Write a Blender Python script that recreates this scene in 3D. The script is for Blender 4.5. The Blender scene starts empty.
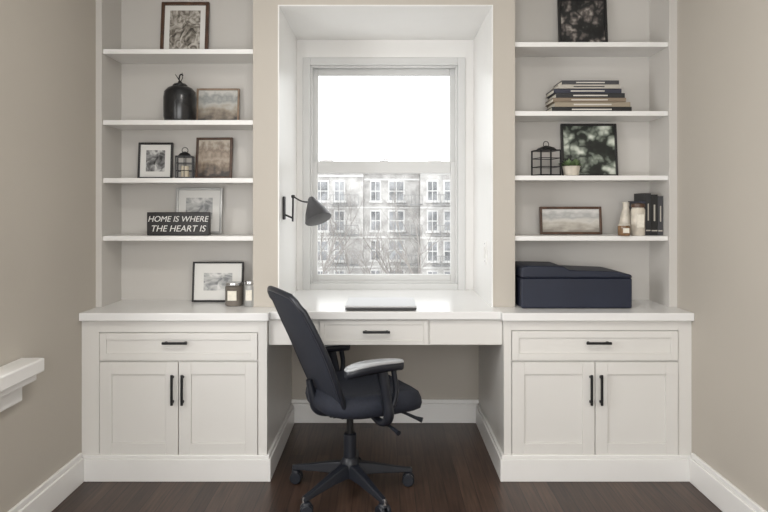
import bpy, bmesh, math, random
from mathutils import Vector, Matrix
random.seed(7)
S=bpy.context.scene
COL=S.collection
F=630.0; CH=1.31; HZ=205.0
def mx(u,d): return (u-384)*d/F
def mz(v,d): return CH-(v-HZ)*d/F

# ---------------------------------------------------------------- materials
def mat(name,col,rough=0.5,metal=0.0,noise=0.0,nscale=8,bump=0.0,bscale=200,spec=0.5,emit=None):
    m=bpy.data.materials.new(name); m.use_nodes=True
    nt=m.node_tree; b=nt.nodes['Principled BSDF']
    b.inputs['Base Color'].default_value=(*col,1); b.inputs['Roughness'].default_value=rough
    b.inputs['Metallic'].default_value=metal
    b.inputs['Specular IOR Level'].default_value=spec
    tc=nt.nodes.new('ShaderNodeTexCoord')
    if noise>0:
        n=nt.nodes.new('ShaderNodeTexNoise'); n.inputs['Scale'].default_value=nscale; n.inputs['Detail'].default_value=5
        nt.links.new(tc.outputs['Object'],n.inputs['Vector'])
        r=nt.nodes.new('ShaderNodeValToRGB')
        r.color_ramp.elements[0].position=0.3; r.color_ramp.elements[1].position=0.7
        r.color_ramp.elements[0].color=(*[c*(1-noise) for c in col],1)
        r.color_ramp.elements[1].color=(*[min(1,c*(1+noise)) for c in col],1)
        nt.links.new(n.outputs['Fac'],r.inputs['Fac']); nt.links.new(r.outputs['Color'],b.inputs['Base Color'])
    if bump>0:
        n2=nt.nodes.new('ShaderNodeTexNoise'); n2.inputs['Scale'].default_value=bscale
        nt.links.new(tc.outputs['Object'],n2.inputs['Vector'])
        bp=nt.nodes.new('ShaderNodeBump'); bp.inputs['Strength'].default_value=bump; bp.inputs['Distance'].default_value=0.002
        nt.links.new(n2.outputs['Fac'],bp.inputs['Height']); nt.links.new(bp.outputs['Normal'],b.inputs['Normal'])
    return m

M_wall=mat('wall_paint',(0.475,0.438,0.385),0.7,noise=0.02,nscale=2,bump=0.15,bscale=120)
M_niche=mat('niche_paint',(0.57,0.548,0.515),0.6,bump=0.1)
M_white=mat('cabinet_paint',(0.71,0.695,0.665),0.38,noise=0.015,nscale=3)
M_trim=mat('trim_paint',(0.80,0.79,0.77),0.35,noise=0.01)
M_counter=mat('counter_paint',(0.78,0.775,0.765),0.22,noise=0.01)
M_ceil=mat('ceiling_paint',(0.8,0.8,0.78),0.8,noise=0.01)
M_black=mat('black_metal',(0.012,0.012,0.013),0.4,metal=0.3)
M_blackframe=mat('black_wood',(0.012,0.011,0.011),0.45,noise=0.2)
M_brown=mat('walnut',(0.075,0.038,0.022),0.4,noise=0.4,nscale=30)
M_lwood=mat('light_wood',(0.28,0.20,0.14),0.5,noise=0.25,nscale=30)
M_silver=mat('silver',(0.42,0.42,0.41),0.35,metal=0.5)
M_matboard=mat('mat_board',(0.74,0.73,0.70),0.8)
M_paper=mat('paper',(0.75,0.71,0.62),0.8,noise=0.08,nscale=60)
M_plastic=mat('black_plastic',(0.010,0.012,0.018),0.42,bump=0.05)
M_fabric=mat('chair_fabric',(0.011,0.014,0.025),0.75,noise=0.25,nscale=90,bump=0.6,bscale=500)
M_greypl=mat('armrest_highlight',(0.34,0.35,0.36),0.25)  # light grey puts the highlight on the pad top into its colour
M_printer=mat('printer_body',(0.008,0.012,0.028),0.5,noise=0.1,bump=0.1)
M_lap=mat('laptop_aluminium',(0.46,0.46,0.47),0.4,metal=0.2)
M_rubber=mat('laptop_edge',(0.05,0.05,0.05),0.5)
M_seam=mat('printer_seam',(0.004,0.005,0.008),0.6)
M_ceramic=mat('black_ceramic',(0.014,0.014,0.015),0.22,noise=0.2)
M_wceramic=mat('white_ceramic',(0.58,0.53,0.45),0.35,noise=0.2,nscale=25)
M_shade=mat('lamp_shade_grey',(0.085,0.085,0.09),0.35,metal=0.4)
M_chrome=mat('brushed_steel',(0.5,0.5,0.5),0.25,metal=0.9)
M_wax=mat('candle_wax',(0.7,0.62,0.48),0.5)
M_leaf=mat('leaf_green',(0.13,0.19,0.085),0.6,noise=0.4,nscale=40)

def floor_mat():
    m=bpy.data.materials.new('dark_wood_floor'); m.use_nodes=True; nt=m.node_tree; b=nt.nodes['Principled BSDF']
    tc=nt.nodes.new('ShaderNodeTexCoord'); mp=nt.nodes.new('ShaderNodeMapping'); mp.inputs['Rotation'].default_value=(0,0,math.radians(90))
    nt.links.new(tc.outputs['Object'],mp.inputs['Vector'])
    br=nt.nodes.new('ShaderNodeTexBrick'); br.inputs['Scale'].default_value=1.0
    br.inputs['Brick Width'].default_value=1.1; br.inputs['Row Height'].default_value=0.07
    br.inputs['Mortar Size'].default_value=0.0014; br.offset=0.37
    br.inputs['Color1'].default_value=(0.038,0.022,0.016,1); br.inputs['Color2'].default_value=(0.070,0.043,0.031,1)
    br.inputs['Mortar'].default_value=(0.010,0.006,0.005,1)
    nt.links.new(mp.outputs['Vector'],br.inputs['Vector'])
    mp2=nt.nodes.new('ShaderNodeMapping'); mp2.inputs['Scale'].default_value=(90,4,1)
    nt.links.new(tc.outputs['Object'],mp2.inputs['Vector'])
    n=nt.nodes.new('ShaderNodeTexNoise'); n.inputs['Scale'].default_value=1; n.inputs['Detail'].default_value=6
    nt.links.new(mp2.outputs['Vector'],n.inputs['Vector'])
    mix=nt.nodes.new('ShaderNodeMix'); mix.data_type='RGBA'; mix.blend_type='MULTIPLY'; mix.inputs[0].default_value=0.85
    r=nt.nodes.new('ShaderNodeValToRGB'); r.color_ramp.elements[0].position=0.3; r.color_ramp.elements[1].position=0.7
    r.color_ramp.elements[0].color=(0.45,0.45,0.45,1); r.color_ramp.elements[1].color=(1.5,1.4,1.35,1)
    nt.links.new(n.outputs['Fac'],r.inputs['Fac'])
    nt.links.new(br.outputs['Color'],mix.inputs[6]); nt.links.new(r.outputs['Color'],mix.inputs[7])
    nt.links.new(mix.outputs[2],b.inputs['Base Color'])
    b.inputs['Roughness'].default_value=0.38
    bp=nt.nodes.new('ShaderNodeBump'); bp.inputs['Strength'].default_value=0.15; bp.inputs['Distance'].default_value=0.002
    nt.links.new(n.outputs['Fac'],bp.inputs['Height']); nt.links.new(bp.outputs['Normal'],b.inputs['Normal'])
    return m
M_floor=floor_mat()

def glass_mat():
    m=bpy.data.materials.new('window_glass'); m.use_nodes=True; nt=m.node_tree
    nt.nodes.remove(nt.nodes['Principled BSDF'])
    out=nt.nodes['Material Output']; t=nt.nodes.new('ShaderNodeBsdfTransparent'); g=nt.nodes.new('ShaderNodeBsdfGlossy')
    g.inputs['Roughness'].default_value=0.3; mx_=nt.nodes.new('ShaderNodeMixShader'); mx_.inputs[0].default_value=0.008
    t.inputs[0].default_value=(.97,.975,.97,1)
    nt.links.new(t.outputs[0],mx_.inputs[1]); nt.links.new(g.outputs[0],mx_.inputs[2]); nt.links.new(mx_.outputs[0],out.inputs[0])
    return m
M_glass=glass_mat()

def art_mat(name,cols,scale=4,kind='noise',distort=1.0):
    m=bpy.data.materials.new(name); m.use_nodes=True; nt=m.node_tree; b=nt.nodes['Principled BSDF']; b.inputs['Roughness'].default_value=0.35
    tc=nt.nodes.new('ShaderNodeTexCoord'); r=nt.nodes.new('ShaderNodeValToRGB')
    if kind=='noise':
        n=nt.nodes.new('ShaderNodeTexNoise'); n.inputs['Scale'].default_value=scale; n.inputs['Detail'].default_value=6; n.inputs['Distortion'].default_value=distort
        nt.links.new(tc.outputs['Generated'],n.inputs['Vector']); o=n.outputs['Fac']; lo,hi=0.33,0.67
    elif kind=='voro':
        n=nt.nodes.new('ShaderNodeTexVoronoi'); n.inputs['Scale'].default_value=scale
        nn=nt.nodes.new('ShaderNodeTexNoise'); nn.inputs['Scale'].default_value=scale*1.2
        nt.links.new(tc.outputs['Generated'],nn.inputs['Vector'])
        ad=nt.nodes.new('ShaderNodeVectorMath'); ad.operation='MULTIPLY_ADD'; ad.inputs[1].default_value=(0.5,0.5,0.5)
        nt.links.new(nn.outputs['Color'],ad.inputs[0]); nt.links.new(tc.outputs['Generated'],ad.inputs[2])
        nt.links.new(ad.outputs[0],n.inputs['Vector']); o=n.outputs['Distance']; lo,hi=0.05,0.75
    else: # landscape: vertical bands disturbed by noise
        sp=nt.nodes.new('ShaderNodeSeparateXYZ'); nt.links.new(tc.outputs['Generated'],sp.inputs[0])
        n=nt.nodes.new('ShaderNodeTexNoise'); n.inputs['Scale'].default_value=scale; n.inputs['Detail'].default_value=6
        nt.links.new(tc.outputs['Generated'],n.inputs['Vector'])
        ma=nt.nodes.new('ShaderNodeMath'); ma.operation='MULTIPLY_ADD'; ma.inputs[1].default_value=0.9
        nt.links.new(n.outputs['Fac'],ma.inputs[0]); nt.links.new(sp.outputs['Z'],ma.inputs[2])
        su=nt.nodes.new('ShaderNodeMath'); su.operation='SUBTRACT'; su.inputs[1].default_value=0.45; nt.links.new(ma.outputs[0],su.inputs[0]); o=su.outputs[0]; lo,hi=0.05,0.95
    el=r.color_ramp.elements
    el[0].position=lo; el[0].color=(*cols[0],1); el[1].position=hi; el[1].color=(*cols[-1],1)
    for i,c in enumerate(cols[1:-1],1):
        e=el.new(lo+(hi-lo)*i/(len(cols)-1)); e.color=(*c,1)
    nt.links.new(o,r.inputs['Fac']); nt.links.new(r.outputs['Color'],b.inputs['Base Color'])
    return m

# ---------------------------------------------------------------- mesh helpers
def link(o,parent=None):
    COL.objects.link(o)
    if parent: o.parent=parent
    return o
def empty(name,loc=(0,0,0),rot=(0,0,0)):
    e=bpy.data.objects.new(name,None); e.empty_display_size=0.1; e.location=loc; e.rotation_euler=rot; return link(e)
def boxes(name,bl,mats,bevel=0.0,parent=None,seg=2):
    if not isinstance(mats,(list,tuple)): mats=[mats]
    vs=[];fs=[];mi=[]
    for b in bl:
        x0,x1,y0,y1,z0,z1=b[:6]; k=b[6] if len(b)>6 else 0
        n=len(vs)
        vs+=[(x0,y0,z0),(x1,y0,z0),(x1,y1,z0),(x0,y1,z0),(x0,y0,z1),(x1,y0,z1),(x1,y1,z1),(x0,y1,z1)]
        fs+=[(n,n+3,n+2,n+1),(n+4,n+5,n+6,n+7),(n,n+1,n+5,n+4),(n+1,n+2,n+6,n+5),(n+2,n+3,n+7,n+6),(n+3,n,n+4,n+7)]
        mi+=[k]*6
    me=bpy.data.meshes.new(name); me.from_pydata(vs,[],fs)
    for m in mats: me.materials.append(m)
    for p,k in zip(me.polygons,mi): p.material_index=k
    o=bpy.data.objects.new(name,me)
    if bevel>0:
        md=o.modifiers.new('bevel','BEVEL'); md.width=bevel; md.segments=seg; md.limit_method='ANGLE'
    return link(o,parent)
def smooth(o):
    for p in o.data.polygons: p.use_smooth=True
def lathe(name,prof,m,loc=(0,0,0),seg=32,parent=None,rot=(0,0,0)):
    vs=[];fs=[]
    for r,z in prof:
        for i in range(seg):
            a=2*math.pi*i/seg; vs.append((r*math.cos(a),r*math.sin(a),z))
    for j in range(len(prof)-1):
        for i in range(seg):
            k=(i+1)%seg; fs.append((j*seg+i,j*seg+k,(j+1)*seg+k,(j+1)*seg+i))
    fs.append(tuple(reversed(range(seg)))); fs.append(tuple((len(prof)-1)*seg+i for i in range(seg)))
    me=bpy.data.meshes.new(name); me.from_pydata(vs,[],fs); me.materials.append(m)
    o=bpy.data.objects.new(name,me); o.location=loc; o.rotation_euler=rot; smooth(o)
    md=o.modifiers.new('es','EDGE_SPLIT'); md.split_angle=math.radians(40)
    return link(o,parent)
def tube(name,pts,r,m,parent=None,cyclic=False,bez=False,radii=None,res=4):
    cu=bpy.data.curves.new(name,'CURVE'); cu.dimensions='3D'; cu.bevel_depth=r; cu.bevel_resolution=res; cu.use_fill_caps=True
    if bez:
        sp=cu.splines.new('BEZIER'); sp.bezier_points.add(len(pts)-1)
        for i,(b,p) in enumerate(zip(sp.bezier_points,pts)):
            b.co=p; b.handle_left_type=b.handle_right_type='AUTO'
            if radii: b.radius=radii[i]
    else:
        sp=cu.splines.new('POLY'); sp.points.add(len(pts)-1)
        for i,(b,p) in enumerate(zip(sp.points,pts)):
            b.co=(*p,1)
            if radii: b.radius=radii[i]
    sp.use_cyclic_u=cyclic; cu.materials.append(m)
    return link(bpy.data.objects.new(name,cu),parent)
def prism(name,poly,y0,y1,m,bevel=0.004,parent=None):
    """extrude an XZ outline along Y"""
    n=len(poly); vs=[(x,y0,z) for x,z in poly]+[(x,y1,z) for x,z in poly]
    fs=[tuple(range(n)),tuple(reversed(range(n,2*n)))]+[(i+n,(i+1)%n+n,(i+1)%n,i) for i in range(n)]
    me=bpy.data.meshes.new(name); me.from_pydata(vs,[],fs); me.materials.append(m)
    o=bpy.data.objects.new(name,me)
    md=o.modifiers.new('b','BEVEL'); md.width=bevel; md.segments=3; md.limit_method='ANGLE'
    return link(o,parent)

# ---------------------------------------------------------------- planes
XL,XR=-1.44,1.465
Y1,Y2,Y3,Y4=3.0,3.15,3.39,3.8
ZC=0.80; CEIL=2.62; YR=-0.9
CXL,CXR=-0.557,0.571         # inner sides of the base cabinets
NL0,NL1=-1.41,-0.655; NR0,NR1=0.655,1.425
RL,RR=-0.53,0.545            # window recess

boxes('floor',[(XL-.15,XR+.15,YR-.15,4.0,-0.1,0)],M_floor)
boxes('ceiling',[(XL-.15,XR+.15,YR-.15,4.0,CEIL,CEIL+.1)],M_ceil)
# left wall with a window opening beside the camera
wy0,wy1,wz0,wz1=0.95,2.12,0.66,2.15
boxes('wall_left',[(XL-.15,XL,YR,wy0,0,CEIL),(XL-.15,XL,wy1,4.0,0,CEIL),(XL-.15,XL,wy0,wy1,0,wz0),(XL-.15,XL,wy0,wy1,wz1,CEIL)],M_wall)
boxes('wall_right',[(XR,XR+.15,YR,4.0,0,CEIL)],M_wall)
boxes('wall_rear',[(XL-.15,-1.1,YR-.15,YR,0,CEIL),(1.1,XR+.15,YR-.15,YR,0,CEIL),(-1.1,1.1,YR-.15,YR,2.3,CEIL),(-1.1,1.1,YR-.15,YR,0,0.5)],M_wall)
WX=0.489; WT=mz(58,Y4)
boxes('wall_front',[
 (XL,-WX,Y4,4.0,0,CEIL),(WX,XR,Y4,4.0,0,CEIL),(-WX,WX,Y4,4.0,0,ZC-.012),(-WX,WX,Y4,4.0,WT,CEIL)],M_wall)
ZW=ZC+.0005
boxes('wall_pier_left',[(XL,NL1,Y3,Y4,ZW,CEIL),(NL1,RL,Y2,Y4,ZW,CEIL),(XL,NL1,Y2,Y3,2.52,CEIL)],M_wall)
boxes('wall_pier_right',[(NR0,XR,Y3,Y4,ZW,CEIL),(RR,NR0,Y2,Y4,ZW,CEIL),(NR0,XR,Y2,Y3,2.52,CEIL)],M_wall)
boxes('wall_header',[(RL,RR,Y2,Y4,2.31,CEIL)],M_wall)
# white lining of the window recess
boxes('trim_1',[(RL,RL+.006,Y2-.004,Y4,ZC,2.31),(RR-.006,RR,Y2-.004,Y4,ZC,2.31),(RL+.006,RR-.006,Y2-.004,Y4,2.304,2.31),
   (RL+.006,-WX,Y4-.008,Y4,ZC,2.304),(WX,RR-.006,Y4-.008,Y4,ZC,2.304),(-WX,WX,Y4-.008,Y4,WT,2.304)],M_trim)

# ---------------------------------------------------------------- main window
w=empty('window_1',(0,0,0))
def frame4(x0,x1,z0,z1,y0,y1,t,tb=None,tt=None):
    tb=tb or t; tt=tt or t
    return [(x0,x0+t,y0,y1,z0,z1),(x1-t,x1,y0,y1,z0,z1),(x0+t,x1-t,y0,y1,z0,z0+tb),(x0+t,x1-t,y0,y1,z1-tt,z1)]
M_sash=mat('sash_paint',(0.62,0.62,0.61),0.4,noise=0.01)
boxes('frame',frame4(-WX,WX,ZC-.012,WT,Y4-.02,3.96,.045,.05),M_sash,.004,w)
boxes('inner_stop',frame4(-WX+.045,WX-.045,ZC+.038,WT-.045,Y4+.005,Y4+.02,.012,.012),M_sash,.002,w)
sx=WX-.047
zm0,zm1=mz(173,Y4),mz(161,Y4)
boxes('lower_sash',frame4(-sx,sx,ZC+.038,zm1,Y4+.025,Y4+.06,.038,.05,zm1-zm0),M_sash,.004,w)
boxes('upper_sash',frame4(-sx,sx,zm0,WT-.046,Y4+.065,Y4+.10,.038,zm1-zm0,.045),M_sash,.004,w)
boxes('lower_glass',[(-sx+.037,sx-.037,Y4+.042,Y4+.045,ZC+.086,zm0+.002)],M_glass,0,w)
boxes('upper_glass',[(-sx+.037,sx-.037,Y4+.082,Y4+.085,zm1-.002,WT-.09)],M_glass,0,w)
boxes('sash_lock',[(-.025,.025,Y4+.03,Y4+.055,zm1,zm1+.012),(-.006,.03,Y4+.036,Y4+.048,zm1+.012,zm1+.02)],M_chrome,.002,w)
boxes('exterior_sill',[(-.55,.55,4.0,4.08,ZC-.06,ZC-.02)],M_trim,.003,w)

# left side window (beside the camera), its stool shows at the photo's left edge
w2=empty('window_2',(0,0,0))
zs=mz(357,2.506)
boxes('stool',[(XL,XL+.095,wy0-.1,2.50,zs-.055,zs),(XL,XL+.075,wy0-.08,2.48,zs-.085,zs-.055),(XL,XL+.03,wy0-.06,2.46,zs-.16,zs-.085)],M_trim,.006,w2)
boxes('casing',[(XL,XL+.02,wy0-.1,wy0,zs,wz1+.1),(XL,XL+.02,wy1,wy1+.1,zs,wz1+.1),(XL,XL+.02,wy0,wy1,wz1,wz1+.1)],M_trim,.004,w2)
zz=(wz0+wz1)/2
boxes('sash',[(XL-.1,XL-.06,wy0,wy0+.05,wz0,wz1),(XL-.1,XL-.06,wy1-.05,wy1,wz0,wz1),(XL-.1,XL-.06,wy0+.05,wy1-.05,wz0,wz0+.05),(XL-.1,XL-.06,wy0+.05,wy1-.05,wz1-.05,wz1),(XL-.1,XL-.06,wy0+.05,wy1-.05,zz-.025,zz+.025)],M_trim,.003,w2)
w3=empty('added_rear_window',(0,0,0))  # unseen window added behind the camera to let in frontal fill
boxes('sash',[(-1.1,-1.04,YR-.1,YR-.05,.5,2.3),(1.04,1.1,YR-.1,YR-.05,.5,2.3),(-1.04,1.04,YR-.1,YR-.05,.5,.56),(-1.04,1.04,YR-.1,YR-.05,2.24,2.3),(-.03,.03,YR-.1,YR-.05,.56,2.24)],M_trim,.003,w3)

# ---------------------------------------------------------------- base cabinets
def shaker(bl,x0,x1,z0,z1,yf,rail=.05,th=.018,rec=.008):
    bl+= [(x0,x0+rail,yf,yf+th,z0,z1),(x1-rail,x1,yf,yf+th,z0,z1),(x0+rail,x1-rail,yf,yf+th,z0,z0+rail),(x0+rail,x1-rail,yf,yf+th,z1-rail,z1),
          (x0+rail,x1-rail,yf+rec,yf+th,z0+rail,z1-rail)]
def pull(name,c,L,vert,parent):
    x,y,z=c
    if vert:
        boxes(name,[(x-.006,x+.006,y-.03,y-.02,z-L/2,z+L/2),(x-.005,x+.005,y-.02,y,z-L/2+.008,z-L/2+.02),(x-.005,x+.005,y-.02,y,z+L/2-.02,z+L/2-.008)],M_black,.003,parent)
    else:
        boxes(name,[(x-L/2,x+L/2,y-.03,y-.02,z-.006,z+.006),(x-L/2+.008,x-L/2+.02,y-.02,y,z-.005,z+.005),(x+L/2-.02,x+L/2-.008,y-.02,y,z-.005,z+.005)],M_black,.003,parent)
CT=ZC-.038
def cabinet(name,x0,x1,dx0,dx1,inner_right,dv,hu):
    """x0..x1 carcass, dx0..dx1 door zone"""
    r=empty(name,(0,0,0))
    boxes('carcass',[(x0,x1,Y1+.012,Y4-.002,.0,CT)],M_white,.0,r)
    zt=mz(dv[0],Y1); zd=mz(dv[1],Y1); ze=mz(dv[2],Y1); zb=mz(dv[3],Y1)
    boxes('face_frame',[(x0,dx0-.004,Y1,Y1+.012,.12,CT),(dx1+.004,x1,Y1,Y1+.012,.12,CT),(dx0-.004,dx1+.004,Y1,Y1+.012,zt+.004,CT),
        (dx0-.004,dx1+.004,Y1,Y1+.012,.12,zb-.004)],M_white,.001,r)
    bl=[]; shaker(bl,dx0,dx1,zd,zt,Y1-.006,.032,rec=.006); boxes('drawer_front',bl,M_white,.0015,r)
    c=(dx0+dx1)/2
    bl=[]; shaker(bl,dx0,c-.002,zb,ze,Y1-.006,.058); boxes('door_1',bl,M_white,.0015,r)
    bl=[]; shaker(bl,c+.002,dx1,zb,ze,Y1-.006,.058); boxes('door_2',bl,M_white,.0015,r)
    pull('drawer_pull',(mx(hu,Y1),Y1-.006,mz(342,Y1)),.12,False,r)
    pull('door_pull_1',(c-.024,Y1-.006,mz(388.5,Y1)),.145,True,r)
    pull('door_pull_2',(c+.024,Y1-.006,mz(388.5,Y1)),.145,True,r)
    if inner_right:
        pl=[(x0,x1+.02,Y1-.02,Y1,0,.105),(x0,x1+.013,Y1-.013,Y1,.105,.122),(x1,x1+.02,Y1,Y4-.022,0,.105),(x1,x1+.013,Y1,Y4-.022,.105,.122)]
    else:
        pl=[(x0-.02,x1,Y1-.02,Y1,0,.105),(x0-.013,x1,Y1-.013,Y1,.105,.122),(x0-.02,x0,Y1,Y4-.022,0,.105),(x0-.013,x0,Y1,Y4-.022,.105,.122)]
    boxes('plinth',pl,M_trim,.003,r)
    a,b=(x0,x1+.012) if inner_right else (x0-.012,x1)
    boxes('worktop',[(a,b,Y1-.03,Y4-.002,CT,ZC)],M_counter,.004,r)
    return r
cabinet('base_cabinet',XL,CXL,mx(100,Y1),mx(257.5,Y1),True,(333,360,362,455),176.5)
cabinet('base_cabinet',CXR,XR,mx(512,Y1),mx(677.5,Y1),False,(331,360,362,455),597)

# desk
d=empty('built_in_desk',(0,0,0))
YD=3.035
boxes('desktop',[(CXL+.0125,CXR-.0125,YD-.025,Y4-.002,CT,ZC)],M_counter,.003,d)
za=mz(345.5,YD)
boxes('apron',[(CXL+.001,CXR-.001,YD+.01,YD+.03,za,CT)],M_white,.001,d)
bl=[(CXL+.002,mx(318,YD),YD,YD+.01,za+.004,CT-.006),(mx(430,YD),CXR-.002,YD,YD+.01,za+.004,CT-.006)]
boxes('side_panels',bl,M_white,.0015,d)
bl=[]; shaker(bl,mx(320,YD),mx(428,YD),za+.004,CT-.006,YD-.006,.022,th=.016,rec=.005); boxes('pencil_drawer',bl,M_white,.0015,d)
pull('drawer_pull',(mx(376.5,YD),YD-.006,mz(331,YD)),.13,False,d)
boxes('drawer_box',[(mx(325,YD),mx(424,YD),YD+.03,YD+.4,za+.01,CT)],M_white,.001,d)

# baseboards
def bb(name,bl): boxes(name,bl,M_trim,.004)
bb('baseboard_left',[(XL,XL+.022,YR,Y1-.02,0,.115),(XL,XL+.014,YR,Y1-.02,.115,.14)])
bb('baseboard_right',[(XR-.022,XR,YR,Y1-.02,0,.115),(XR-.014,XR,YR,Y1-.02,.115,.14)])
bb('baseboard_front',[(CXL,CXR,Y4-.02,Y4,0,.115),(CXL,CXR,Y4-.013,Y4,.115,.14)])

# ---------------------------------------------------------------- bookshelves
YS=Y2+.012
def shelfz(v): return mz(v,YS)
LZ=[shelfz(v) for v in (49,120,178,236)]
RZ=[shelfz(v) for v in (42,111,175.5,236)]
def bookshelf(x0,x1,wallx,zs_):
    r=empty('built_in_bookshelf',(0,0,0))
    a,b=min(x0,x1),max(x0,x1)
    sw=(wallx,a) if wallx<a else (b,wallx)
    boxes('side_panel',[(sw[0],sw[1],Y2-.004,Y3-.006,ZC,2.52)],M_niche,.001,r)
    boxes('back_panel',[(min(a,sw[0]),max(b,sw[1]),Y3-.006,Y3,ZC,2.52)],M_niche,0,r)
    for i,z in enumerate(zs_):
        boxes(f'shelf_{i+1}',[(a,b,YS,Y3-.006,z-.024,z)],M_trim,.002,r)
    return r
bookshelf(NL0,NL1,XL,LZ); bookshelf(NR0,NR1,XR,RZ)

# ---------------------------------------------------------------- picture frames
def picture(u0,u1,vtop,zbase,y,fm,art,fw=.014,mw=.03,lean=.10,name='picture_frame',turn=0.0):
    W=(u1-u0)*y/F; xc=mx((u0+u1)/2,y); H=(mz(vtop,y+.02)-zbase)/math.cos(lean)
    e=empty(name,(xc,y,zbase+.0015),(-lean,0,turn))
    t=.018
    boxes('frame',[(-W/2,-W/2+fw,-t/2,t/2,0,H),(W/2-fw,W/2,-t/2,t/2,0,H),(-W/2+fw,W/2-fw,-t/2,t/2,0,fw),(-W/2+fw,W/2-fw,-t/2,t/2,H-fw,H)],fm,.003,e)
    boxes('backing',[(-W/2+fw*.5,W/2-fw*.5,t/2-.006,t/2-.001,fw*.5,H-fw*.5)],M_brown,0,e)
    if mw>0: boxes('mat',[(-W/2+fw,W/2-fw,0.0,.003,fw,H-fw)],M_matboard,0,e)
    q=fw+mw
    boxes('picture',[(-W/2+q,W/2-q,-.0015,.0025,q,H-q)],art,0,e)
    return e
A1=art_mat('art_sketch',[(.04,.035,.03),(.20,.18,.15),(.42,.39,.35),(.58,.55,.5)],4,distort=2)
A2=art_mat('art_landscape',[(.08,.07,.065),(.24,.20,.16),(.38,.34,.28),(.48,.47,.44),(.30,.31,.30),(.55,.54,.51)],4,'land')
A3=art_mat('art_mono',[(.02,.02,.02),(.2,.2,.2),(.6,.6,.58)],3)
A4=art_mat('art_sepia',[(.04,.03,.024),(.19,.14,.10),(.40,.33,.26),(.22,.17,.13),(.52,.46,.38)],5,'land')
A5=art_mat('art_floral',[(.75,.76,.7),(.56,.60,.52),(.20,.23,.19),(.02,.025,.02),(.012,.014,.012)],3.4,'voro')
A6=art_mat('art_dark_floral',[(.42,.39,.35),(.14,.12,.11),(.02,.02,.02),(.01,.01,.01)],4,'voro')
A7=art_mat('art_pale',[(.16,.165,.17),(.42,.42,.41),(.66,.65,.63)],3)
A8=art_mat('art_sea',[(.25,.23,.20),(.42,.39,.34),(.55,.53,.49),(.37,.37,.36),(.6,.59,.57)],4,'land')

picture(160,208,2,LZ[0],3.345,M_brown,A1,.018,.028)
picture(196,239,89,LZ[1],3.34,M_lwood,A2,.010,0)
picture(138,172,143,LZ[2],3.335,M_blackframe,A3,.011,.03,turn=.06)
picture(195,232,138,LZ[2],3.335,M_brown,A4,.013,.0,turn=-.05)
picture(175,222,188,LZ[3],3.345,M_silver,A7,.014,.04)
picture(192,243,262,ZC,3.31,M_blackframe,A7,.009,.05)
picture(559,608,-2,RZ[0],3.335,M_blackframe,A6,.014,0)
picture(562,618,124,RZ[2],3.335,M_blackframe,A5,.012,0)
picture(540,602,207,RZ[3],3.30,M_brown,A8,.013,.0)

# ---------------------------------------------------------------- ornaments
# black jar with a little dried sprig
e=empty('ceramic_jar',(mx(180,3.28),3.28,LZ[1]+.001))
lathe('body',[(.060,0),(.076,.006),(.082,.03),(.083,.08),(.083,.13),(.079,.16),(.062,.18),(.04,.19),(.02,.192)],M_ceramic,parent=e)
lathe('lid',[(.036,.188),(.038,.195),(.03,.203),(.012,.208),(.008,.217)],M_ceramic,parent=e,seg=24)
tube('stem',[(0,0,.21),(-.004,0,.232),(.006,0,.252),(.016,0,.246)],.004,M_ceramic,e,bez=True)
tube('twig_1',[(0,0,.21),(-.012,-.004,.236),(-.024,-.004,.252)],.0025,M_ceramic,e,bez=True,radii=[1,1,.5])
tube('twig_2',[(0,0,.21),(.012,.004,.236),(.010,.004,.262)],.0022,M_ceramic,e,bez=True,radii=[1,1,.5])
# lanterns
def lantern(name,u0,u1,vtop,z,y,m,candle=True):
    Wd=(u1-u0)*y/F; xc=mx((u0+u1)/2,y); H=mz(vtop,y)-z; h=Wd/2
    e=empty(name,(xc,y,z+.001),(0,0,.2)); h*=.85; r=.0035; T=H*.78
    bl=[(-h,h,-h,h,0,.008),(-h,h,-h,h,T-.006,T)]
    for sx_ in(-1,1):
        for sy in(-1,1): bl.append((sx_*(h-r)-r,sx_*(h-r)+r,sy*(h-r)-r,sy*(h-r)+r,.008,T-.006))
    for zz_ in (.33,.66):
        bl+=[(-h,h,-h,-h+.004,T*zz_,T*zz_+.004),(-h,h,h-.004,h,T*zz_,T*zz_+.004),(-h,-h+.004,-h,h,T*zz_,T*zz_+.004),(h-.004,h,-h,h,T*zz_,T*zz_+.004)]
    bl+=[(-.002,.002,-h,-h+.004,.008,T),(-.002,.002,h-.004,h,.008,T)]
    boxes('cage',bl,m,.001,e)
    lathe('roof',[(h*1.0,T),(h*.75,T+.012),(h*.3,T+.02),(.004,T+.024)],m,parent=e,seg=4,rot=(0,0,math.pi/4))
    tube('ring',[(.015*math.cos(a),0,T+.03+.015*math.sin(a)) for a in [i*math.pi/8 for i in range(16)]],.002,m,e,cyclic=True)
    if candle: lathe('candle',[(h*.45,.008),(h*.45,T*.55),(h*.3,T*.57)],M_wax,parent=e,seg=20)
lantern('candle_lantern',175,195,150,LZ[2],3.28,M_black)
lantern('candle_lantern',533,559,143,RZ[2],3.25,M_black,False)
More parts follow.
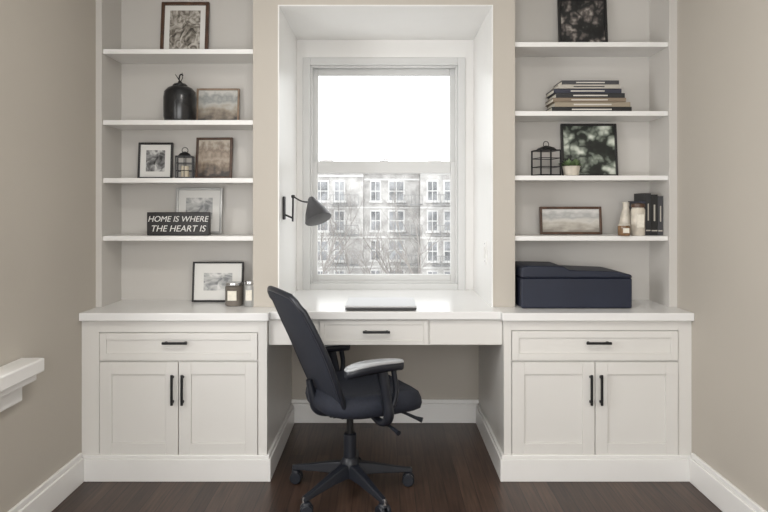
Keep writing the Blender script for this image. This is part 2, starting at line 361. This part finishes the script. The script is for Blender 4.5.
# small potted plant
e=empty('potted_plant',(mx(571,3.24),3.235,RZ[2]+.001))
lathe('pot',[(.030,0),(.036,.004),(.044,.045),(.046,.05),(.040,.05),(.038,.042)],M_wceramic,parent=e,seg=28)
rng=random.Random(3)
vs=[];fs=[]
for k in range(110):
    a=rng.uniform(0,2*math.pi); el=rng.uniform(.2,1.45); L=rng.uniform(.04,.065)
    d_=Vector((math.cos(a)*math.cos(el),math.sin(a)*math.cos(el)*.8,math.sin(el)*.8)); sd=Vector((-math.sin(a),math.cos(a),0))*.010
    b0=Vector((rng.uniform(-.028,.028),rng.uniform(-.028,.028),.045)); n=len(vs)
    vs+=[b0,b0+d_*L*.55+sd,b0+d_*L-Vector((0,0,.004)),b0+d_*L*.55-sd]; fs.append((n,n+1,n+2,n+3))
me=bpy.data.meshes.new('foliage'); me.from_pydata([tuple(v) for v in vs],[],fs); me.materials.append(M_leaf)
link(bpy.data.objects.new('foliage',me),e)
# word block sign
e=empty('word_sign',(mx(179,3.22),3.22,LZ[3]+.001))
boxes('block',[(-.158,.158,-.018,.018,0,.118)],M_blackframe,.003,e)
for i,(t,s) in enumerate((('HOME IS WHERE',.041),('THE HEART IS',.045))):
    cu=bpy.data.curves.new('lettering','FONT'); cu.body=t; cu.size=s; cu.align_x='CENTER'; cu.extrude=.0006; cu.materials.append(M_matboard); cu.shear=.25
    o=link(bpy.data.objects.new(f'lettering_{i+1}',cu),e); o.location=(0,-.0188,.070-.05*i); o.rotation_euler=(math.pi/2,0,0)
# jars
def cjar(u,y,r,h,m,z=ZC,name='candle_jar',lidm=None):
    e=empty(name,(mx(u,y),y,z+.001))
    lathe('jar',[(r*.9,0),(r,.006),(r,h*.8),(r*.85,h*.84),(r*.85,h*.86)],m,parent=e,seg=28)
    lathe('lid',[(r*.98,h*.86),(r*1.0,h*.9),(r*.96,h*.97),(r*.3,h)],lidm or M_chrome,parent=e,seg=28)
    boxes('label',[(-r*.5,r*.5,-r-.001,-r*.86,h*.25,h*.65)],M_paper,0,e)
M_jar=mat('smoked_glass_jar',(.16,.14,.12),.15,noise=.3)
cjar(234,3.20,.044,.12,M_jar); cjar(250,3.17,.03,.13,M_silver)
# decorative jars beside the upright books
cjar(638,3.20,.034,.165,M_wceramic,RZ[3],'storage_jar',M_brown)
M_amber=mat('amber_glass_jar',(.22,.13,.07),.2,noise=.4,nscale=30)
e=empty('glass_vase',(mx(634,3.3)-.045,3.29,RZ[3]+.001))
lathe('vase',[(.022,0),(.03,.01),(.034,.06),(.026,.11),(.016,.14),(.018,.17),(.015,.17)],M_wceramic,parent=e,seg=28)
cjar(624,3.17,.030,.06,M_amber,RZ[3],'votive_cup',M_wceramic)
# book stacks
bookcols=[(.02,.02,.022),(.32,.27,.2),(.05,.05,.055),(.45,.42,.37),(.03,.032,.05),(.22,.17,.12),(.6,.57,.52),(.012,.012,.012)]
bm_=[mat(f'book_cover_{i}',c,.5,noise=.06) for i,c in enumerate(bookcols)]
bmats=[M_paper]+bm_
def book_boxes(w_,d_,t,z,k,x0=0,y0=0):
    c=.0025
    return [(x0,x0+w_,y0,y0+d_,z,z+c,k),(x0,x0+w_,y0,y0+d_,z+t-c,z+t,k),(x0,x0+w_,y0,y0+.004,z+c,z+t-c,k),(x0+.004,x0+w_-.004,y0+.004,y0+d_-.005,z+c,z+t-c,0)]
e=empty('book_stack',(mx(552,3.2),3.2,RZ[1]+.001))
z=0; lens=[(.0,.405,.026,8),(.015,.385,.024,2),(.005,.37,.02,6),(.02,.35,.024,1),(.01,.345,.022,5),(.03,.315,.02,4),(.05,.29,.02,3)]
for i,(a,L,t,k) in enumerate(lens):
    bl=book_boxes(L,.16,t,0,k); bl.append((L*.25,L*.75,-.0006,.0,t*.35,t*.62,7 if k not in(7,4) else 1))
    o=boxes(f'book_{i+1}',bl,bmats,.001,e); o.location=(a,0.004*math.sin(i*2),z); z+=t+.0006
e=empty('standing_books',(1.302,3.21,RZ[3]+.001))
x=.0
for i,(t,h,k) in enumerate([(.03,.175,5),(.027,.215,1),(.034,.208,8),(.026,.2,3)]):
    c=.0025; D=.15
    bl=[(x,x+c,0,D,0,h,k),(x+t-c,x+t,0,D,0,h,k),(x+c,x+t-c,0,.004,0,h,k),(x+c,x+t-c,.004,D-.004,.003,h-.004,0),(x+t*.38,x+t*.62,-.0006,0,h*.35,h*.75,4),(x+c,x+t-c,-.0006,0,h*.1,h*.13,4)]
    boxes(f'book_{i+1}',bl,bmats,.001,e); x+=t+.001

# printer
e=empty('printer',(0,0,0))
px0,px1=mx(521,3.10),mx(632,3.10); zt=ZC+.002
prism('body',[(px0,zt),(px1,zt),(px1,zt+.148),(px0,zt+.148)],3.095,3.36,M_printer,.008,e)
prism('lid',[(px0-.001,zt+.1495),(px1+.001,zt+.1495),(px1-.004,zt+.165),(px1-.07,zt+.180),(px0+.27,zt+.187),(px0+.235,zt+.189),(px0+.21,zt+.206),(px0+.03,zt+.209),(px0,zt+.200)],3.09,3.362,M_printer,.009,e)

# laptop
e=empty('laptop',(mx(381,3.2),3.17,ZC+.001),(0,0,.0))
boxes('base',[(-.172,.172,-.14,.14,.004,.013)],M_rubber,.003,e); boxes('lid',[(-.172,.172,-.14,.14,.0138,.024)],M_lap,.004,e)
boxes('feet',[(-.15,-.13,-.1,-.08,0,.004),(.13,.15,-.1,-.08,0,.004),(-.15,-.13,.08,.1,0,.004),(.13,.15,.08,.1,0,.004)],M_rubber,0,e)

# switch plate on recess side
e=empty('light_switch',(RR-.006,3.33,1.06))
boxes('plate',[(-.006,0,-.036,.036,-.06,.06)],M_trim,.002,e); boxes('rocker',[(-.010,-.006,-.015,.015,-.03,.03)],M_white,.002,e)
boxes('screws',[(-.0075,-.006,-.003,.003,.043,.049),(-.0075,-.006,-.003,.003,-.049,-.043)],M_chrome,0,e)

# wall lamp
e=empty('wall_lamp',(RL+.006,3.27,mz(208,3.27)))
boxes('wall_plate',[(0,.012,-.02,.02,-.06,.06)],M_black,.004,e)
tube('bracket',[(.01,0,-.035),(.045,0,-.05),(.05,0,-.05)],.005,M_black,e)
tube('post',[(.05,0,-.07),(.052,0,.06)],.005,M_black,e)
tube('arm',[(.052,0,.06),(.10,-.01,.035),(.145,-.02,.03)],.004,M_black,e,bez=True)
lathe('elbow',[(.008,-.008),(.010,0),(.008,.008)],M_black,(.052,0,.06),parent=e,seg=16)
ax=Vector((.34,-.36,-.86)).normalized()
q=Vector((0,0,-1)).rotation_difference(ax).to_euler()
lathe('shade',[(.066,-.112),(.070,-.111),(.056,-.066),(.040,-.034),(.026,-.008),(.018,.012),(.010,.02),(.0,.02)][::1],M_shade,(.152,-.02,.038),parent=e,rot=q)
lathe('bulb',[(.001,-.075),(.018,-.065),(.022,-.05),(.012,-.03)],M_wceramic,(.152,-.02,.038),parent=e,rot=q,seg=20)

# ---------------------------------------------------------------- office chair
HY=2.87; ANG=27
ch=empty('office_chair',(mx(350,HY),HY,0),(0,0,math.radians(ANG)))
th0=math.radians(ANG)
UP=.028
def R(a): return Vector((math.cos(a),math.sin(a),0))
for i in range(5):
    a=math.radians(15+72*i)-th0; dv=R(a); pv=R(a+math.pi/2)
    L=.295
    vs=[];sec=[(.02,.034,.145,.085),(.12,.026,.125,.083),(.22,.02,.10,.073),(L,.015,.084,.064)]
    for s,hw,zt_,zb_ in sec:
        for sg,zz_,f in((-1,zb_,1),(1,zb_,1),(1,zt_,.6),(-1,zt_,.6)):
            p=dv*s+pv*(hw*sg*f); vs.append((p.x,p.y,zz_))
    fs=[(3,2,1,0),(12,13,14,15)]
    for j in range(3):
        for k in range(4): fs.append((j*4+k,j*4+(k+1)%4,(j+1)*4+(k+1)%4,(j+1)*4+k))
    me=bpy.data.meshes.new('leg'); me.from_pydata(vs,[],fs); me.materials.append(M_plastic)
    o=link(bpy.data.objects.new(f'leg_{i+1}',me),ch); md=o.modifiers.new('b','BEVEL'); md.width=.005; md.segments=2
    c=dv*(L-.005)
    ca=a+random.uniform(-.9,.9)+math.pi/2
    t=R(ca); 
    tube(f'caster_stem_{i+1}',[(c.x,c.y,.05),(c.x,c.y,.085)],.007,M_chrome,ch)
    for s in(-1,1):
        w0=c+t*(s*.007)+R(ca+math.pi/2)*.012; w1=c+t*(s*.026)+R(ca+math.pi/2)*.012
        tube(f'caster_wheel_{i+1}_{"a" if s<0 else "b"}',[(w0.x,w0.y,.029),(w0.x*.9+w1.x*.1,w0.y*.9+w1.y*.1,.029),(w0.x*.2+w1.x*.8,w0.y*.2+w1.y*.8,.029),(w1.x,w1.y,.029)],.028,M_plastic,ch,radii=[.9,1,1,.85],res=8)
    hd=R(ca+math.pi/2)*.012+c
    lathe(f'caster_hood_{i+1}',[(.022,.05),(.02,.058),(.012,.064)],M_plastic,(hd.x,hd.y,0),parent=ch,seg=18)
lathe('hub',[(.04,.078),(.045,.09),(.043,.14),(.034,.16),(.03,.165)],M_plastic,parent=ch)
lathe('gas_lift_cover',[(.029,.16),(.029,.27),(.026,.272),(.024,.272)],M_plastic,parent=ch)
lathe('gas_lift_rod',[(.016,.26),(.016,.36+UP)],M_black,parent=ch,seg=24)
mo=boxes('mechanism',[(-.11,.11,-.07,.07,.345,.375),(-.06,.08,-.045,.045,.325,.345),(-.15,.15,-.13,.13,.372,.384)],M_plastic,.006,ch); mo.location.z=UP
for nm,pts,rr in (('tilt_lever',[(.05,-.06,.352),(.07,-.16,.345),(.08,-.27,.335),(.085,-.31,.328)],[1,1,1.3,1.8]),
                  ('height_lever',[(.12,-.05,.352),(.20,-.12,.345),(.25,-.17,.325),(.27,-.19,.318)],[1,1,1.3,2.0])):
    o=tube(nm,pts,.006,M_plastic,ch,bez=True,radii=rr); o.location.z=UP
# seat cushion: stacked superellipse rings
def seat():
    seg=64; rings=[(.0,.372,.80),(0,.376,.90),(0,.39,.975),(0,.415,1.0),(0,.438,.985),(0,.455,.94),(0,.464,.85),(0,.461,.65),(0,.456,.4),(0,.454,.15)]
    vs=[];fs=[]; cx=.062; a_,b_=.245,.245
    for _,z_,s in rings:
        for i in range(seg):
            t=2*math.pi*i/seg; n=3.2
            x_=a_*s*math.copysign(abs(math.cos(t))**(2/n),math.cos(t)); y_=b_*s*math.copysign(abs(math.sin(t))**(2/n),math.sin(t))
            if x_<0: y_*=1-.12*(x_/a_)**2
            zz_=z_ + (.012*(y_/b_)**2 if z_>.44 else 0)
            if x_>.08: zz_-=.10*((x_-.08)/.155)**2*.3
            if x_<-.12 and z_>.44: zz_+=.01*((-x_-.12)/.1)
            vs.append((cx+x_,y_,zz_+UP))
    for j in range(len(rings)-1):
        for i in range(seg):
            k=(i+1)%seg; fs.append((j*seg+i,j*seg+k,(j+1)*seg+k,(j+1)*seg+i))
    fs.append(tuple(reversed(range(seg)))); fs.append(tuple((len(rings)-1)*seg+i for i in range(seg)))
    me=bpy.data.meshes.new('seat'); me.from_pydata(vs,[],fs); me.materials.append(M_fabric)
    o=bpy.data.objects.new('seat',me); smooth(o); link(o,ch)
seat()
# back: curved panel
ctrl=[(0,-.12,.41),(.18,-.155,.50),(.36,-.19,.59),(.55,-.225,.68),(.75,-.27,.78),(.9,-.315,.875),(1,-.352,.945)]
def cat(t):
    for i in range(len(ctrl)-1):
        if t<=ctrl[i+1][0]+1e-9:
            p0=ctrl[max(i-1,0)];p1=ctrl[i];p2=ctrl[i+1];p3=ctrl[min(i+2,len(ctrl)-1)]
            f=(t-p1[0])/(p2[0]-p1[0]); out=[]
            for k in(1,2):
                a=p1[k];b=p2[k];m0=(p2[k]-p0[k])/2;m1=(p3[k]-p1[k])/2
                out.append((2*f**3-3*f**2+1)*a+(f**3-2*f**2+f)*m0+(-2*f**3+3*f**2)*b+(f**3-f**2)*m1)
            return out
def halfw(t):
    w_=.18+.04*math.sin(min(1,t/.6)*math.pi/2)
    if t>.65: w_-=.035*((t-.65)/.35)**2
    return w_
def bp_(u,t):
    x_,z_=cat(t); hw=halfw(t)
    end=1.0
    if t>.90: end=(1-((t-.90)/.10)**3*.22)
    if t<.10: end=(1-((.10-t)/.10)**3*.25)
    y_=u*hw*end
    return Vector((x_+.03*(u*u)*(1-.3*t),y_,z_-(.012*(u*u) if t>.9 else 0)))
NU,NV=18,30
vs=[];fs=[]
for j in range(NV+1):
    for i in range(NU+1): vs.append(bp_(-1+2*i/NU,j/NV))
for j in range(NV):
    for i in range(NU):
        n=j*(NU+1)+i; fs.append((n,n+1,n+NU+2,n+NU+1))
me=bpy.data.meshes.new('back_mesh'); me.from_pydata(vs,[],fs); me.materials.append(M_fabric)
o=bpy.data.objects.new('back_mesh',me); smooth(o); md=o.modifiers.new('s','SOLIDIFY'); md.thickness=.016; md.offset=0; link(o,ch)
rim=[bp_(-1,j/NV) for j in range(NV+1)]+[bp_(-1+2*i/NU,1) for i in range(1,NU+1)]+[bp_(1,1-j/NV) for j in range(1,NV+1)]+[bp_(1-2*i/NU,0) for i in range(1,NU)]
tube('back_frame',rim,.012,M_plastic,ch,cyclic=True)
sp_=[(-.06,0,.39),(-.12,0,.39),(-.16,0,.41),(-.182,0,.47),(-.198,0,.54)]
tube('back_support',sp_,.018,M_plastic,ch,bez=True,radii=[1.2,1.3,1.3,1.1,.8])
# armrests (height adjustable, near one set a little higher)
for s,nm,AZ in((-1,'near',.045),(1,'far',.012)):
    y_=s*.28
    tube(f'arm_post_{nm}',[(.045,s*.12,.39),(.05,s*.24,.385),(.055,y_*.98,.415),(.045,y_,.49),(.02,y_,.585+AZ)],.015,M_plastic,ch,bez=True,radii=[1,1.1,1.5,1.4,1.6])
    tube(f'arm_brace_{nm}',[(.055,y_*.98,.43),(.085,y_,.50),(.075,y_,.585+AZ)],.012,M_plastic,ch,bez=True)
    for part,m_,rings in (('pad',M_plastic,[(.576,.84),(.581,.97),(.594,1),(.605,1.0),(.606,.9)]),('pad_top',M_greypl,[(.606,.97),(.610,.98),(.614,.95),(.617,.84),(.618,.6)])):
        seg=40; vs=[];fs=[]
        for z_,sc in rings:
            for i in range(seg):
                t=2*math.pi*i/seg; n=3
                x_=.135*math.copysign(abs(math.cos(t))**(2/n),math.cos(t)); yy=.036*math.copysign(abs(math.sin(t))**(2/n),math.sin(t))
                x_=x_-(1-sc)*.038*math.copysign(1,x_)*min(1,abs(x_)/.08); yy*=sc*(1-.15*(x_/.135))
                vs.append((x_-.012,y_+yy,z_+AZ-(.008*(x_/.135)**2)-(.010*(x_/.135)**2 if x_<0 else 0)))
        for j in range(len(rings)-1):
            for i in range(seg):
                k=(i+1)%seg; fs.append((j*seg+i,j*seg+k,(j+1)*seg+k,(j+1)*seg+i))
        fs.append(tuple(reversed(range(seg)))); fs.append(tuple((len(rings)-1)*seg+i for i in range(seg)))
        me=bpy.data.meshes.new(part); me.from_pydata(vs,[],fs); me.materials.append(m_)
        o=bpy.data.objects.new(f'arm_{part}_{nm}',me); smooth(o); link(o,ch)

# ---------------------------------------------------------------- street view
M_brick=bpy.data.materials.new('facade_brick'); M_brick.use_nodes=True
nt=M_brick.node_tree; b=nt.nodes['Principled BSDF']; b.inputs['Roughness'].default_value=.9
tc=nt.nodes.new('ShaderNodeTexCoord'); n=nt.nodes.new('ShaderNodeTexNoise'); n.inputs['Scale'].default_value=1.3; n.inputs['Detail'].default_value=9
r=nt.nodes.new('ShaderNodeValToRGB'); r.color_ramp.elements[0].position=.38; r.color_ramp.elements[1].position=.62
r.color_ramp.elements[0].color=(.38,.365,.355,1); r.color_ramp.elements[1].color=(.57,.555,.54,1)
nt.links.new(tc.outputs['Object'],n.inputs['Vector']); nt.links.new(n.outputs['Fac'],r.inputs['Fac']); nt.links.new(r.outputs['Color'],b.inputs['Base Color'])
M_fwin=mat('facade_glass',(.31,.315,.325),.9,noise=.5,nscale=.9,spec=.1)
M_fstone=mat('facade_stone',(.68,.67,.66),.9,noise=.1,nscale=1,spec=.1)
M_iron=mat('fire_escape_iron',(.27,.27,.27),.8)
M_bark=mat('pale_bark',(.29,.27,.255),.9,noise=.2)
def building(x0,x1,y,top,dx,ph,escape=None):
    bl=[(x0,x1,y,y+12,-18,top),(x0-.05,x1+.05,y-.35,y+12,top,top+.3,2),(x0,x1,y-.15,y,top-.6,top-.45,2)]
    k=0; xx=x0+1
    while xx<x1-2:
        h=[.9,.4,1.3,.5][k%4]; bl.append((xx,xx+[1.2,2.2,.7,1.6][k%4],y+3,y+4.5,top+.3,top+.3+h,k%2*2)); xx+=3.7; k+=1
    z_=top-2.75+ph
    while z_>-17:
        bl.append((x0,x1,y-.08,y,z_-.75,z_-.6,2))
        x_=x0+.7; c=0
        while x_+1.3<x1-.3:
            wd_=1.3 if c%3 else .8
            bl+=[(x_-.12,x_+wd_+.12,y-.06,y,z_-.12,z_+1.85,2),(x_,x_+wd_/2-.04,y-.09,y,z_,z_+.8,1),(x_+wd_/2+.04,x_+wd_,y-.09,y,z_,z_+.8,1),(x_,x_+wd_/2-.04,y-.09,y,z_+.9,z_+1.7,1),(x_+wd_/2+.04,x_+wd_,y-.09,y,z_+.9,z_+1.7,1),(x_-.22,x_+wd_+.22,y-.22,y,z_-.22,z_-.08,2)]
            x_+=dx*(1 if c%3 else .8); c+=1
        if escape:
            for ex in escape:
                bl+=[(ex,ex+2.6,y-1.1,y-.1,z_-.45,z_-.38,3),(ex,ex+2.6,y-1.1,y-1.05,z_+.45,z_+.5,3)]
                for k in range(9): bl.append((ex+k*.32,ex+k*.32+.04,y-1.1,y-1.05,z_-.4,z_+.5,3))
        z_-=2.75
    return boxes('apartment_building',bl,[M_brick,M_fwin,M_fstone,M_iron])
building(-22,-1.9,58,4.5,2.0,0,escape=[-4.9]); building(-1.88,3.3,58.6,4.2,2.1,.3,escape=[.9]); building(3.32,24,57.5,4.7,1.9,-.2,escape=[4.4])
boxes('street_ground',[(-60,60,5,80,-18.5,-18)],M_fstone)
# bare street trees in front of the facade
def tree(x,y,h,seed):
    rg=random.Random(seed)
    cu=bpy.data.curves.new('bare_tree','CURVE'); cu.dimensions='3D'; cu.bevel_depth=1.0; cu.bevel_resolution=1; cu.materials.append(M_bark)
    def br(p,dv,L,r,dep):
        pts=[p]; q_=p.copy(); d2=dv.copy()
        for k in range(4):
            d2=(d2+Vector((rg.uniform(-.18,.18),rg.uniform(-.18,.18),rg.uniform(-.02,.12)))).normalized(); q_=q_+d2*L/4; pts.append(q_.copy())
        sp=cu.splines.new('POLY'); sp.points.add(4)
        for k,pp in enumerate(pts): sp.points[k].co=(*pp,1); sp.points[k].radius=r*(1-.11*k)
        if dep>0:
            for k in range(4 if dep>1 else 3):
                b0=pts[rg.choice([2,3,4])]; a=rg.uniform(0,6.28); el=rg.uniform(.4,1.1)
                nd=(d2*.6+Vector((math.cos(a)*math.cos(el),math.sin(a)*math.cos(el),math.sin(el)*.6))).normalized()
                br(b0,nd,L*.62,r*.52,dep-1)
    br(Vector((0,0,0)),Vector((0,0,1)),h*.55,.22,4)
    o=bpy.data.objects.new('bare_tree',cu); o.location=(x,y,-18); link(o)
tree(-4.2,50,20.5,1); tree(-1.2,52,18.5,5); tree(3.6,49,20,9)

# ---------------------------------------------------------------- world & lights
wd=bpy.data.worlds.new('World'); S.world=wd; wd.use_nodes=True
nt=wd.node_tree; bg=nt.nodes['Background']; bg.inputs[0].default_value=(.97,.985,1,1); bg.inputs[1].default_value=2.5
def area(name,loc,rot,sx_,sy,p,col=(1,1,1)):
    l=bpy.data.lights.new(name,'AREA'); l.shape='RECTANGLE'; l.size=sx_; l.size_y=sy; l.energy=p; l.color=col
    o=link(bpy.data.objects.new(name,l)); o.location=loc; o.rotation_euler=rot; return o
area('daylight_side_window',(XL-.25,(wy0+wy1)/2,1.42),(0,-math.pi/2,0),1.45,1.1,34,(1,.99,.98))
area('rear_fill_light',(0,YR-.25,1.4),(math.pi/2,0,0),2.1,1.7,42,(1,.985,.965))  # soft frontal fill, added outside the invented rear opening
cl=empty('added_ceiling_light',(0,1.3,CEIL))  # unseen fixture, added to brighten the room from above
M_diff=mat('opal_glass',(.85,.84,.8),.4)
lathe('base_ring',[(.2,-.02),(.2,0)],M_chrome,parent=cl)
lathe('diffuser',[(.10,-.075),(.16,-.06),(.19,-.02)],M_diff,parent=cl)
l=bpy.data.lights.new('bulb','AREA'); l.shape='DISK'; l.size=.35; l.energy=18; l.color=(1,.96,.91)  # fill lamp of the added ceiling fixture
o=link(bpy.data.objects.new('bulb',l),cl); o.location=(0,0,-.085)

# ---------------------------------------------------------------- camera
cam=bpy.data.cameras.new('camera'); cam.sensor_width=36; cam.lens=F/768*36; cam.shift_y=-(256-HZ)/768; cam.clip_end=300
co=link(bpy.data.objects.new('camera',cam)); co.location=(0,0,CH); co.rotation_euler=(math.pi/2,0,0)
S.camera=co
S.view_settings.view_transform='Standard'; S.view_settings.look='None'; S.view_settings.exposure=0
